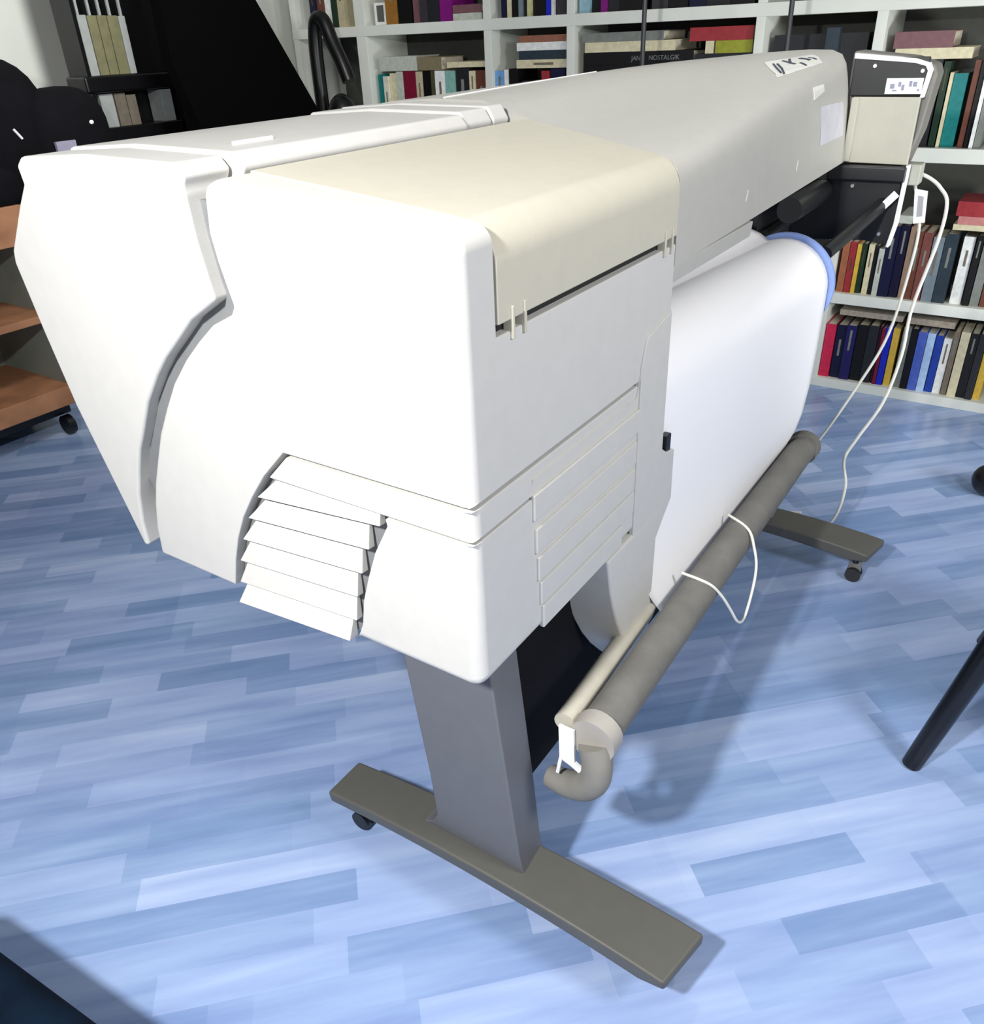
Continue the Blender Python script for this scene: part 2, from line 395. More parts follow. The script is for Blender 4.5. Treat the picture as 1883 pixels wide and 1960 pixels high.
def beam_label(name, xa, xb, sa, sb, m, parent, off=.0015):
    p = beam_pt(xa, sa, off); q = beam_pt(xb, sa, off); r = beam_pt(xa, sb, off)
    return quad_plate(name, p, q-p, r-p, m, parent)
def beam_polys(name, quads, m, parent, off):
    bm = bmesh.new()
    for q in quads:
        A_ = [bm.verts.new(beam_pt(x, s, off)) for x, s in q]; B_ = [bm.verts.new(beam_pt(x, s, off-.0006)) for x, s in q]
        k = len(q); bm.faces.new(A_); bm.faces.new(B_[::-1])
        for i in range(k): bm.faces.new((A_[i], B_[i], B_[(i+1) % k], A_[(i+1) % k]))
    o = finish(bm, name, m, None, smooth=False)
    if parent is pr: world_child(o, pr)
    else: o.parent = parent
    return o

# --- far end bracket
P(box('end_plate', 1.722, 1.735, -.138, .030, 1.280, 1.362, blackm, bevel=.002))
P(prism('plate_trim', [(.030, 1.362), (.030, 1.373), (-.110, 1.359), (-.140, 1.350), (-.148, 1.335), (-.140, 1.276), (-.133, 1.276), (-.139, 1.333), (-.133, 1.343), (-.108, 1.350)], 'x', 1.716, 1.740, whitem, None))
lb = P(box('rating_label', 1.7185, 1.7215, -.134, -.052, 1.284, 1.318, labelm))
for a, b, c, d in ((-.062, -.072, 1.296, 1.306), (-.080, -.086, 1.300, 1.310), (-.088, -.094, 1.292, 1.304), (-.104, -.110, 1.300, 1.312), (-.113, -.121, 1.300, 1.310), (-.068, -.078, 1.290, 1.293), (-.124, -.128, 1.290, 1.295)):
    S(box('label_mark', 1.7175, 1.7186, b, a, c, d, mat('faint_ink', (150, 155, 175), .6)), lb)
P(prism('side_panel', [(.018, 1.278), (-.135, 1.277), (-.135, 1.126), (.010, 1.128)], 'x', 1.716, 1.730, cardm, None, bevel=.002))
P(box('side_panel_strip', 1.708, 1.730, .002, .020, 1.130, 1.277, cardm, bevel=.003))
P(box('black_crossbar', 1.70, 1.735, -.138, .05, 1.086, 1.124, blackm, bevel=.006))
P(prism('lower_plate', [(.40, 1.085), (-.128, 1.085), (-.134, .985), (-.125, .930), (-.06, .938), (.06, .93), (.16, .80), (.40, .80)], 'x', 1.724, 1.735, blackm, None, bevel=.002))
P(prism('plate_flange', [(-.135, 1.126), (-.141, 1.126), (-.139, .985), (-.130, .928), (-.124, .930), (-.132, .987)], 'x', 1.708, 1.740, whitem, None))
P(prism('end_cover', [(.04, 1.378), (-.10, 1.362), (-.150, 1.345), (-.158, 1.325), (-.146, 1.20), (-.120, 1.10), (.04, 1.10)], 'x', 1.741, 1.84, greyp, None, bevel=.008, seg=3))
for y, z in ((-.020, 1.345), (-.128, 1.333), (-.006, 1.104), (-.015, 1.072), (-.045, .975), (-.100, .958)):
    P(tube('screw', [(1.716, y, z), (1.722, y, z)], .0045, mat('steel', (210, 212, 215), .25, metal=.8), None, n=10, spline=False))
P(tube('spindle_lever', [(1.445, -.035, .960), (1.722, -.095, 1.030)], .017, blackm, None, n=16, spline=False))
P(quad_plate('warning_tag', (1.70, -.094, 1.036), (0, -.026, .032), (0, -.014, -.012), labelm, pr))
# power inlet
P(box('power_inlet', 1.745, 1.80, -.165, -.125, 1.075, 1.125, mat('inlet_grey', (170, 172, 160), .6), bevel=.004))

# --- stand: near and far leg assemblies
def leg_assembly(dx, vis):
    # foot : long tapered beam lying along y
    f = empty('stand_foot', (dx+.13, .1, .06)); world_child(f, pr)
    f0 = Vector((.9, .3, 0)); f.matrix_parent_inverse = Matrix.Translation(-f0)
    def F(o):
        o.parent = f; o.matrix_parent_inverse = Matrix.Translation(-Vector((dx+.13, .1, .06))); return o
    bm = bmesh.new(); rings = []
    def endcut(y, far):   # the camera-right end is cut at a slant
        return y
    NS = 16
    for k in range(NS+1):
        t = k/NS
        yn, yf = -.268+t*(.469+.268), -.292+t*(.469+.292)
        arch = .024*math.sin(math.pi*min(1, t*1.02))**.8 if 0 < t < 1 else 0
        xf = dx+.196-.020*t
        th = .040-.008*t
        bt = .120+arch-th+(.016 if k == 0 else 0)
        rings.append([bm.verts.new(p) for p in ((dx+.079, yn, .120+arch), (xf, yf, .120+arch), (xf-.004, yf, bt), (dx+.083, yn, bt))])
    for a, b in zip(rings, rings[1:]):
        for q in range(4): bm.faces.new((a[q], a[(q+1) % 4], b[(q+1) % 4], b[q]))
    bm.faces.new(rings[0][::-1]); bm.faces.new(rings[-1])
    F(finish(bm, 'foot_beam', standm, None, bevel=.006, seg=3))
    for y in (.425, -.235):
        dx_ = dx
        cst = empty('caster', (dx+.128, y, 0)); cst.parent = f; cst.matrix_parent_inverse = Matrix.Translation(-Vector((dx+.13, .1, .06)))
        def K(o): o.parent = cst; o.matrix_parent_inverse = Matrix.Translation(-Vector((dx+.128, y, 0))); return o
        kx = dx+(.028 if (vis and y < 0) else 0)
        K(tube('wheel', [(kx+.112, y, .022), (kx+.124, y, .022)], .022, blackplastic, None, n=20, spline=False))
        K(tube('wheel', [(kx+.134, y, .022), (kx+.146, y, .022)], .022, blackplastic, None, n=20, spline=False))
        K(box('fork', kx+.124, kx+.134, y-.018, y+.018, .020, .088, mat('caster_grey', (120, 120, 118), .5), bevel=.003))
        K(tube('pivot', [(kx+.129, y, .06), (kx+.129, y, .092)], .010, blackm, None, n=12, spline=False))
    # column : leans back towards the top
    bm = bmesh.new(); rings = []
    for z, ya, yb, xa, xb in ((.125, .016, .262, .120, .192), (.143, .018, .240, .116, .192), (.155, .019, .222, .113, .190), (.19, .022, .205, .110, .189), (.30, .030, .208, .106, .188), (.50, .048, .226, .102, .186), (.70, .066, .246, .100, .184)):
        rings.append([bm.verts.new(p) for p in ((dx+xa, ya, z), (dx+xb, ya+.006, z), (dx+xb, yb, z), (dx+xa, yb, z))])
    for a, b in zip(rings, rings[1:]):
        for k in range(4): bm.faces.new((a[k], a[(k+1) % 4], b[(k+1) % 4], b[k]))
    bm.faces.new(rings[0][::-1]); bm.faces.new(rings[-1])
    P(finish(bm, 'stand_column', legm, None, bevel=.004, seg=2))
leg_assembly(0.0, True)
leg_assembly(1.44, False)
P(box('stand_panel', .19, 1.54, .075, .095, .245, .80, fabricb, bevel=.003))
P(box('stand_top_rail', .09, 1.64, .05, .30, .68, .76, blackm, bevel=.004))

# --- take-up bar, its collars and elbow
P(tube('take_up_bar', [(.205, -.068, .450), (.8, -.062, .450), (1.43, -.060, .450)], .036, tubem, None, n=24, spline=False))
P(tube('take_up_collar', [(.195, -.069, .450), (.228, -.069, .450)], .041, collarm, None, n=24, spline=False))
P(tube('take_up_collar', [(1.425, -.060, .450), (1.455, -.060, .450)], .043, tubem, None, n=24, spline=False))
P(tube('end_elbow', [(.200, -.072, .442), (.193, -.082, .410), (.190, -.080, .375), (.192, -.060, .346), (.198, -.025, .325), (.202, .012, .318)], .024, mat('elbow_grey', (128, 126, 120), .7), None, n=18, radii=[.027, .026, .026, .026, .024, .020]))
P(tube('beige_rail', [(.205, -.014, .456), (.55, .002, .450), (.72, .034, .446), (1.40, .040, .446)], .019, beigem, None, n=16, spline=False))
bm = bmesh.new()
path = [(-.012, .478), (-.020, .452), (-.022, .400), (-.046, .388), (-.060, .386)]
P(prism('white_hook', [(-.012, .464), (-.040, .464), (-.043, .394), (-.074, .376), (-.070, .364), (-.036, .382), (-.014, .390)], 'x', .188, .193, whitem, None))
P(prism('white_hook_prong', [(-.014, .392), (-.020, .392), (-.014, .354), (-.008, .354)], 'x', .186, .190, whitem, None))

# --- paper roll and hanging sheet (lifted off the printer: its own thing)
pp = empty('paper_roll', (.88, .05, .885))
tag(pp, 'huge white paper sheet hanging from its roll on the printer', 'paper')
def PP(o): return world_child(o, pp)
ax, az_, rr = .050, .885, .100
PP(tube('rolled_paper', [(.60, ax+.0757, az_), (1.405, ax, az_)], rr-.004, paperm, None, n=64, spline=False))
PP(tube('roll_flange', [(1.414, ax-.002, az_), (1.426, ax-.002, az_)], .122, bluem, None, n=64, spline=False))
prof = [(.255, 1.050), (.205, 1.033), (.155, 1.016), (.115, 1.002)]
for k in range(13):
    a = math.radians(68+k*112/12); r_ = .111
    prof.append((ax-.0-r_*math.cos(math.pi-a)*-1 if False else ax+r_*math.cos(a), az_+r_*math.sin(a)))
prof += [(-.061, .82), (-.060, .74), (-.057, .64), (-.050, .56), (-.040, .51), (-.026, .47), (-.020, .44), (-.022, .41)]
def skew(x, z): return .078*(1.407-x)/.832*max(0., min(1., (z-.44)/.14))
bm = bmesh.new(); rows = []
nxp = 40
for k in range(nxp+1):
    xs_ = [(.50+.10*max(0., min(1., (.60-z)/.19))) for y, z in prof]
    xs_ = [a+(1.407-a)*k/nxp for a in xs_]
    rows.append([bm.verts.new((x, y+skew(x, z), z)) for x, (y, z) in zip(xs_, prof)])
for a, b in zip(rows, rows[1:]):
    for k in range(len(prof)-1): bm.faces.new((a[k], a[k+1], b[k+1], b[k]))
sh = finish(bm, 'hanging_sheet', paperm, None)
so = sh.modifiers.new('thick', 'SOLIDIFY'); so.thickness = .0008; so.offset = 0
sh.data.set_sharp_from_angle(angle=math.radians(70)); PP(sh)

# --- labels on the back cover (visible far end)
foil = mat('foil_label', (232, 233, 226), .3, .6)
def beam_patch(name, cn, m, parent, off=.0015, n=5):
    bm = bmesh.new(); G_ = []
    for i in range(n+1):
        row_ = []
        for j in range(n+1):
            a, b = i/n, j/n
            x = (cn[0][0]*(1-a)+cn[1][0]*a)*(1-b)+(cn[3][0]*(1-a)+cn[2][0]*a)*b
            q = (cn[0][1]*(1-a)+cn[1][1]*a)*(1-b)+(cn[3][1]*(1-a)+cn[2][1]*a)*b
            row_.append((bm.verts.new(beam_pt(x, q, off)), bm.verts.new(beam_pt(x, q, off-.001))))
        G_.append(row_)
    for i in range(n):
        for j in range(n):
            for k in (0, 1): bm.faces.new((G_[i][j][k], G_[i+1][j][k], G_[i+1][j+1][k], G_[i][j+1][k]))
    for i in range(n):
        for (p, q) in (((i, 0), (i+1, 0)), ((i, n), (i+1, n)), ((0, i), (0, i+1)), ((n, i), (n, i+1))):
            bm.faces.new((G_[p[0]][p[1]][0], G_[q[0]][q[1]][0], G_[q[0]][q[1]][1], G_[p[0]][p[1]][1]))
    o = finish(bm, name, m, None, smooth=False)
    if parent is pr: world_child(o, pr)
    else: o.parent = parent
    return o
FC = [(1.49, 7.25), (1.62, 6.35), (1.55, 5.15), (1.30, 5.80)]
fl_ = beam_patch('foil_label', FC, foil, pr)
fl_.parent = beam; fl_.matrix_parent_inverse = Matrix()
def fuv(a, b):
    return tuple((FC[0][k]*(1-a)+FC[1][k]*a)*(1-b)+(FC[3][k]*(1-a)+FC[2][k]*a)*b for k in (0, 1))
for a0, b0, a1, b1, w_ in ((.10, .25, .06, .85, .03), (.16, .30, .12, .95, .035), (.30, .15, .40, .55, .04), (.45, .10, .35, .45, .05), (.50, .55, .60, .85, .04), (.62, .20, .72, .50, .06), (.78, .30, .90, .60, .03)):
    beam_patch('label_stripe', [fuv(a0, b0), fuv(a0+w_, b0), fuv(a1+w_, b1), fuv(a1, b1)], inkm, fl_, .0028, 2)
beam_patch('small_label', [(1.39, 3.5), (1.475, 3.3), (1.475, 2.7), (1.38, 2.45)], foil, pr)
beam_patch('faded_label', [(1.44, 1.75), (1.65, 1.35), (1.68, .5), (1.45, .55)], mat('faded_label_paper', (202, 202, 210), .5), pr, .0012)
for x in (.925, 1.265):
    beam_patch('moulded_notch', [(x, .52), (x+.004, .52), (x-.006, .36), (x-.010, .36)], whitem, pr, .0012, 2)
# seam on the top of the cover, its bright highlight painted as a white line
P(tube('cover_seam', [(.74, .555, 1.346), (1.0, .56, 1.351), (1.40, .57, 1.357)], .0016, whitem, None, n=6, spline=False))

# ================================================================ POWER CORDS
cd_ = tube('power_cord', [(1.80, -.150, 1.10), (1.80, -.185, 1.085), (1.80, -.212, 1.064), (1.80, -.234, 1.028), (1.80, -.233, .937), (1.80, -.207, .754), (1.80, -.207, .62), (1.80, -.186, .473), (1.80, -.136, .343), (1.80, -.112, .266), (1.80, -.131, .179), (1.80, -.121, .071), (1.80, -.085, .012), (1.80, -.006, .008), (1.80, .03, .008)], .0045, cordm, None, n=8)
tag(cd_, 'long pale power cord looping from the printer far end down to the floor', 'cord')
c2_ = tube('data_cord', [(1.80, -.150, 1.07), (1.80, -.179, .985), (1.80, -.182, .878), (1.80, -.162, .674), (1.80, -.108, .507), (1.80, -.026, .309), (1.79, .06, .15), (1.76, .15, .01)], .004, cordm, None, n=8)
tag(c2_, 'thin grey-white cord with a paper tag hanging straight behind the take-up bar end', 'cord')
t_ = prism('cord_tag', [(-.153, 1.061), (-.185, 1.057), (-.193, .980), (-.166, .975)], 'x', 1.792, 1.7935, labelm, None); t_.parent = c2_
t2_ = prism('tag_print', [(-.165, 1.045), (-.178, 1.043), (-.184, .995), (-.171, .993)], 'x', 1.7912, 1.7918, mat('tag_grey', (170, 172, 176), .7), None); t2_.parent = t_
c3_ = tube('signal_cord', [(1.62, .18, .16), (1.62, .108, .142), (1.62, .06, .126), (1.62, .031, .125), (1.63, -.0, .130), (1.635, -.045, .141)], .0045, cordm, None, n=8)
tag(c3_, 'short pale cord end lying across the far grey stand foot', 'cord')
c4_ = tube('loop_cord', [(.56, -.045, .66), (.60, -.125, .61), (.643, -.13, .571), (.70, -.13, .51), (.755, -.13, .433), (.765, -.13, .385), (.753, -.13, .345), (.735, -.13, .355), (.66, -.13, .425), (.581, -.13, .498), (.50, -.13, .57), (.42, -.128, .637), (.40, -.05, .655)], .003, cordm, None, n=8)
c5_ = tube('thin_cord', [(.46, .10, .43), (.484, .1, .374), (.500, .1, .345), (.521, .1, .316), (.545, .1, .285), (.564, .1, .264)], .0028, cordm, None, n=8)
# loop hugging the take-up bar: seen in front of the bar
bpy.data.objects.remove(c4_)
c4_ = tube('loop_cord', [(.93, -.03, .49), (.905, -.085, .482), (.875, -.112, .455), (.86, -.125, .420), (.835, -.13, .375), (.80, -.13, .325), (.753, -.13, .345), (.72, -.12, .395), (.69, -.106, .445), (.665, -.085, .482), (.66, -.03, .492)], .003, cordm, None, n=8)
tag(c4_, 'thin white cord loop hanging over the middle of the take-up bar', 'cord')
tag(c5_, 'thin white cord end beside the rounded tongue of the printer', 'cord')

# ================================================================ BOOKSHELF
sf = empty('bookshelf', (3.2, 1.0, 0))
tag(sf, 'large white built-in bookshelf filled with books along the back wall', 'bookshelf')
def SF(o): return world_child(o, sf)
YL, YR = 3.30, -1.15
for z0, z1 in ((0.0, .043), (.383, .428), (.957, 1.009), (1.467, 1.514), (2.02, 2.065)):
    SF(box('shelf_board', 3.06, 3.40, YR, YL, z0, z1, shelfm, bevel=.0015, seg=1))
for y0, y1 in ((3.26, 3.30), (2.770, 2.838), (1.989, 2.031), (1.541, 1.581), (.686, .723), (-.62, -.58), (-1.15, -1.11)):
    SF(box('upright', 3.062, 3.398, y0, y1, .001, 2.065, shelfm, bevel=.0015, seg=1))
SF(box('upright', 3.062, 3.398, .233, .272, .96, 2.065, shelfm, bevel=.0015, seg=1))
SF(box('upright', 3.062, 3.398, .270, .309, .001, .96, shelfm, bevel=.0015, seg=1))
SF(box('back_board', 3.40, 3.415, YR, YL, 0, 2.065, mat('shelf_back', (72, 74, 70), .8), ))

PAL = {'crimson': (205, 40, 80), 'navy': (16, 18, 55), 'indigo': (32, 26, 90), 'black': (10, 10, 12), 'charcoal': (34, 36, 40), 'plum': (70, 20, 45), 'maroon': (120, 20, 50),
       'blue': (20, 40, 190), 'yellow': (215, 180, 70), 'grey': (125, 130, 125), 'periwinkle': (80, 105, 200), 'pale blue': (175, 205, 245), 'cobalt': (25, 60, 160), 'white': (235, 238, 236),
       'taupe': (120, 110, 95), 'cream': (215, 208, 175), 'brown': (105, 62, 48), 'orange brown': (160, 100, 70), 'red': (155, 50, 55), 'dark green': (25, 50, 35), 'pale grey': (190, 195, 185),
       'midnight blue': (14, 12, 45), 'tan': (150, 125, 105), 'russet': (120, 70, 62), 'grey blue': (120, 135, 145), 'slate': (45, 58, 68), 'teal': (20, 120, 120), 'ivory': (220, 218, 200),
       'beige': (190, 180, 150), 'olive': (75, 75, 50), 'mint': (130, 180, 170), 'ochre': (150, 105, 45), 'mauve': (120, 85, 90), 'dark grey': (55, 52, 58), 'purple': (125, 20, 120),
       'light blue': (150, 190, 205), 'sky blue': (110, 160, 215), 'pale yellow': (200, 200, 150), 'pink': (195, 130, 125), 'yellow-green': (150, 155, 50), 'grey-brown': (130, 120, 95), 'pink-brown': (150, 100, 80)}
def bmat(c): return mat('cover_'+c.replace(' ', '_').replace('-', '_'), PAL[c], .45, .4, var=.12, scale=50)
used = {}
def book(y0, y1, z0, z1, depth, color, label, group, xf=None, standing=True, cat='book', name='book', title=True):
    xf = 3.085 if xf is None else xf
    m = bmat(color)
    g = .0015
    if standing: y0 += .0006; y1 -= .0006
    bm = bmesh.new()
    # cover : spine plus two boards, open at the fore edge side
    cx_, cy_, cz_ = xf+depth/2, (y0+y1)/2, (z0+z1)/2
    hx, hy, hz = depth/2, (y1-y0)/2, (z1-z0)/2
    t = min(.003, hy*.25) if standing else min(.003, hz*.2)
    if standing:
        box_bm(bm, -hx, -hx+.003, -hy, hy, -hz, hz)
        box_bm(bm, -hx+.003, hx, -hy, -hy+t, -hz, hz); box_bm(bm, -hx+.003, hx, hy-t, hy, -hz, hz)
    else:
        box_bm(bm, -hx, -hx+.003, -hy, hy, -hz, hz)
        box_bm(bm, -hx+.003, hx, -hy, hy, -hz, -hz+t); box_bm(bm, -hx+.003, hx, -hy, hy, hz-t, hz)
    o = finish(bm, name, m, None, smooth=False); o.location = (cx_, cy_, cz_)
    bm = bmesh.new()
    if standing: box_bm(bm, -hx+.003, hx-.003, -hy+t, hy-t, -hz+.002, hz-.004)
    else: box_bm(bm, -hx+.003, hx-.003, -hy+.003, hy-.003, -hz+t, hz-t)
    p = finish(bm, 'page_block', pagem, None, smooth=False); p.parent = o
    wd = (y1-y0) if standing else (z1-z0)
    if title and wd > .018 and random.random() < .55:
        bm = bmesh.new()
        lt = sum(PAL[color]) > 380
        if standing:
            L_ = 2*hz; s0 = random.uniform(-.1, .25); ln_ = random.uniform(.22, .4)
            box_bm(bm, -hx-.0006, -hx, -hy*.22, hy*.22, L_*(s0), min(L_*(s0+ln_), hz*.85))
        else:
            box_bm(bm, -hx-.0006, -hx, -hy*.5, hy*.3, -hz*.3, hz*.3)
        q = finish(bm, 'spine_band', bmat('taupe' if lt else ('grey' if random.random() < .6 else 'olive')), None, smooth=False); q.parent = o
    tag(o, label, cat, group)
    return o

ORD = ['first', 'second', 'third', 'fourth', 'fifth', 'sixth', 'seventh', 'eighth', 'ninth', 'tenth', 'eleventh', 'twelfth', 'thirteenth', 'fourteenth', 'fifteenth', 'sixteenth',
       'seventeenth', 'eighteenth', 'nineteenth', 'twentieth', 'twenty-first', 'twenty-second']
def shelf_row(items, z0, place, group, dmax=.19):
    n = len(items)
    for i, (a, b, zt, c) in enumerate(items):
        th = 'thin' if b-a < .025 else ('thick' if b-a > .045 else 'upright')
        lab = f'{th} {c} book at the left end of {place}' if i == 0 else f'{th} {c} book, {ORD[i]} from left on {place}'
        book(a, b, z0, zt, dmax-random.uniform(0, .03), c, lab, group, xf=3.085+random.uniform(-.006, .012))
low = [(0.225, 0.267, 0.285, 'crimson'), (0.18, 0.222, 0.285, 'navy'), (0.139, 0.18, 0.290, 'indigo'), (0.093, 0.138, 0.296, 'black'), (0.051, 0.092, 0.300, 'charcoal'), (0.037, 0.05, 0.300, 'plum'), (0.024, 0.037, 0.295, 'maroon'), (-0.003, 0.023, 0.30, 'blue'), (-0.032, -0.005, 0.30, 'yellow'), (-0.075, -0.043, 0.31, 'grey'), (-0.103, -0.076, 0.31, 'black'), (-0.139, -0.104, 0.30, 'periwinkle'), (-0.17, -0.14, 0.30, 'pale blue'), (-0.201, -0.172, 0.292, 'cobalt'), (-0.233, -0.202, 0.284, 'white'), (-0.257, -0.235, 0.317, 'taupe'), (-0.294, -0.26, 0.322, 'cream'), (-0.327, -0.295, 0.320, 'black'), (-0.355, -0.328, 0.324, 'charcoal'), (-0.383, -0.356, 0.31, 'yellow')]
shelf_row(low, .0432, 'the lowest shelf', 'books on the lowest shelf')
mid = [(0.228, 0.256, 0.636, 'orange brown'), (0.199, 0.227, 0.639, 'red'), (0.182, 0.198, 0.633, 'yellow'), (0.161, 0.181, 0.634, 'dark green'), (0.132, 0.155, 0.634, 'cream'), (0.113, 0.131, 0.63, 'charcoal'), (0.09, 0.112, 0.622, 'pale grey'), (0.047, 0.089, 0.715, 'navy'), (0.013, 0.046, 0.718, 'midnight blue'), (-0.015, 0.01, 0.715, 'tan'), (-0.042, -0.016, 0.70, 'brown'), (-0.077, -0.043, 0.698, 'russet'), (-0.121, -0.08, 0.685, 'grey blue'), (-0.168, -0.122, 0.70, 'slate'), (-0.227, -0.185, 0.692, 'white'), (-0.256, -0.231, 0.702, 'black'), (-0.291, -0.258, 0.704, 'grey'), (-0.322, -0.293, 0.712, 'brown')]
low[0] = low[0]
shelf_row(mid, .4282, 'the middle shelf', 'books on the middle shelf')
up5 = [(-0.008, 0.015, 1.298, 'dark green'), (-0.024, -0.012, 1.262, 'cream'), (-0.071, -0.025, 1.258, 'teal'), (-0.105, -0.085, 1.300, 'brown'), (-0.123, -0.107, 1.302, 'black'), (-0.139, -0.125, 1.303, 'white'), (-0.163, -0.14, 1.303, 'grey')]
shelf_row(up5, 1.0092, 'the upper right shelf', 'upright books on the upper right shelf')
s1low = [(2.701, 2.746, 1.29, 'teal'), (2.665, 2.7, 1.281, 'ivory'), (2.617, 2.663, 1.294, 'cream'), (2.57, 2.615, 1.302, 'pale grey'), (2.488, 2.568, 1.303, 'maroon'), (2.443, 2.487, 1.300, 'beige'), (2.386, 2.441, 1.300, 'black'), (2.356, 2.384, 1.301, 'olive'), (2.291, 2.355, 1.302, 'white'), (2.231, 2.29, 1.300, 'mint'), (2.149, 2.23, 1.312, 'charcoal'), (2.11, 2.148, 1.298, 'cream'), (2.047, 2.109, 1.3, 'brown')]
shelf_row(s1low, 1.0092, 'the shelf under the small frame', 'upright books in the wide left cell')
s1up = [(2.568, 2.642, 1.74, 'ochre'), (2.476, 2.566, 1.735, 'black'), (2.425, 2.472, 1.73, 'mauve'), (2.376, 2.423, 1.723, 'dark grey'), (2.305, 2.375, 1.728, 'charcoal'), (2.228, 2.303, 1.696, 'purple')]
shelf_row(s1up, 1.5142, 'the shelf with the small frame', 'books beside the small frame')
s2up = [(1.915, 1.947, 1.676, 'navy'), (1.887, 1.913, 1.678, 'cream'), (1.848, 1.885, 1.672, 'black'), (1.824, 1.847, 1.679, 'grey blue'), (1.799, 1.823, 1.664, 'charcoal'), (1.776, 1.798, 1.667, 'pale yellow'), (1.708, 1.774, 1.655, 'black'), (1.679, 1.707, 1.661, 'blue'), (1.651, 1.678, 1.664, 'white'), (1.595, 1.649, 1.652, 'dark grey')]
shelf_row(s2up, 1.5142, 'the narrow top shelf', 'slim books on the narrow top shelf')
s3up = [(1.474, 1.527, 1.639, 'light blue'), (1.423, 1.473, 1.655, 'black'), (1.389, 1.422, 1.648, 'purple'), (1.335, 1.388, 1.653, 'charcoal'), (1.229, 1.334, 1.626, 'black'), (1.108, 1.182, 1.629, 'dark grey'), (1.022, 1.107, 1.627, 'black'), (0.942, 1.021, 1.615, 'navy'), (0.843, 0.942, 1.617, 'charcoal'), (0.743, 0.842, 1.607, 'black')]
shelf_row(s3up, 1.5142, 'the wide top shelf', 'dark books on the wide top shelf')
s0up = [(3.118, 3.163, 1.727, 'navy'), (3.065, 3.117, 1.729, 'brown'), (3.017, 3.064, 1.721, 'white'), (2.978, 3.016, 1.719, 'dark green'), (2.926, 2.977, 1.721, 'beige')]
shelf_row(s0up, 1.5142, 'the far left corner shelf', 'books on the corner shelf')
# lower supports for the stacks that lie on the hidden rows
book(1.739, 1.835, 1.0092, 1.252, .16, 'charcoal', 'dark upright book under the small white one in the narrow cell', 'books in the narrow cell', title=False)
book(1.9385, 1.9875, 1.0092, 1.295, .18, 'sky blue', 'sky blue upright book at the left of the narrow cell', 'books in the narrow cell')
book(1.912, 1.936, 1.0092, 1.300, .18, 'white', 'thin white upright book next to the sky blue one', 'books in the narrow cell')
for i, (a, b, c_) in enumerate(((1.855, 1.908, 'black'), (1.60, 1.677, 'navy'))):
    book(a, b, 1.0092, 1.304, .18, c_, ['black upright book under the left end of the flat stack', 'dark navy upright book under the right end of the flat stack'][i], 'books in the narrow cell', title=False)
book(1.684, 1.728, 1.0092, 1.292, .17, 'red', 'reddish upright book beneath the flat cream book', 'books in the narrow cell', title=False)
H = lambda y0, y1, z0, z1, c_, lab, grp, d=.2, **k: book(y0, y1, z0, z1, d, c_, lab, grp, standing=False, **k)
H(1.594, 1.864, 1.3045, 1.3395, 'cream', 'flat cream book at the bottom of the stack in the narrow cell', 'flat stack in the narrow cell')
H(1.594, 1.849, 1.3400, 1.3765, 'slate', 'flat dark book between the cream and white ones in the narrow cell', 'flat stack in the narrow cell')
H(1.594, 1.861, 1.3770, 1.4100, 'white', 'flat white book above the dark one in the narrow cell', 'flat stack in the narrow cell')
H(1.595, 1.847, 1.4105, 1.4380, 'pink-brown', 'flat pinkish brown book topmost of the narrow cell stack', 'flat stack in the narrow cell', title=False)
H(2.468, 2.717, 1.3045, 1.371, 'pale grey', 'thick pale book lying on top of the cream and maroon books', 'books lying on the wide left row', title=False)
H(2.312, 2.460, 1.3045, 1.364, 'grey-brown', 'thick grey-brown book lying flat in the wide left cell', 'books lying on the wide left row', title=False)
H(2.043, 2.276, 1.3145, 1.339, 'cream', 'thin cream book lying on the charcoal and brown books', 'books lying on the wide left row', title=False)
H(2.052, 2.222, 1.5142, 1.543, 'pale grey', 'pale flat book at the bottom of the pile beside the purple book', 'pile beside the purple book', title=False)
H(2.055, 2.222, 1.5435, 1.578, 'mauve', 'dusky pink flat book in the pile beside the purple book', 'pile beside the purple book', title=False)
# wide cell, behind the poles
H(.983, 1.505, 1.2090, 1.309, 'black', 'large black flat book lowest of the pile behind the printer ridge', 'pile in the wide cell', d=.26, title=False)
H(.983, 1.505, 1.3095, 1.360, 'black', 'long black flat volume with faint white lettering on its spine', 'pile in the wide cell', d=.26, title=False)
H(1.067, 1.498, 1.3605, 1.400, 'cream', 'long cream book lying on the lettered black volume', 'pile in the wide cell', d=.25, title=False)
H(1.123, 1.512, 1.4005, 1.436, 'grey', 'long grey book topmost of the pile in the wide cell', 'pile in the wide cell', d=.25, title=False)
H(.736, .975, 1.209, 1.344, 'charcoal', 'dark flat volume beneath the yellow-green book', 'pile below the red book', d=.24, title=False)
H(.735, .890, 1.3445, 1.390, 'yellow-green', 'yellow-green flat book lying under the red one', 'pile below the red book', title=False)
H(.897, .933, 1.3445, 1.390, 'cream', 'small cream booklet left of the yellow-green book', 'pile below the red book', title=False)
H(.736, 1.005, 1.3905, 1.440, 'red', 'wide red flat book on top of the yellow-green one', 'pile below the red book', title=False)
H(.735, 1.50, 1.0092, 1.2085, 'black', 'big black flat box at the bottom of the wide cell', 'pile in the wide cell', d=.26, title=False, cat='box', name='flat_box')
book(.30, .66, 1.0092, 1.40, .2, 'charcoal', 'large dark folder filling the cell beside the foil label end', 'dark cell contents', xf=3.12, title=False, cat='folder', name='folder')
book(.40, .45, 1.0092, 1.42, .03, 'slate', 'narrow slate folder standing before the large dark one', 'dark cell contents', xf=3.085, title=False, cat='folder', name='folder')
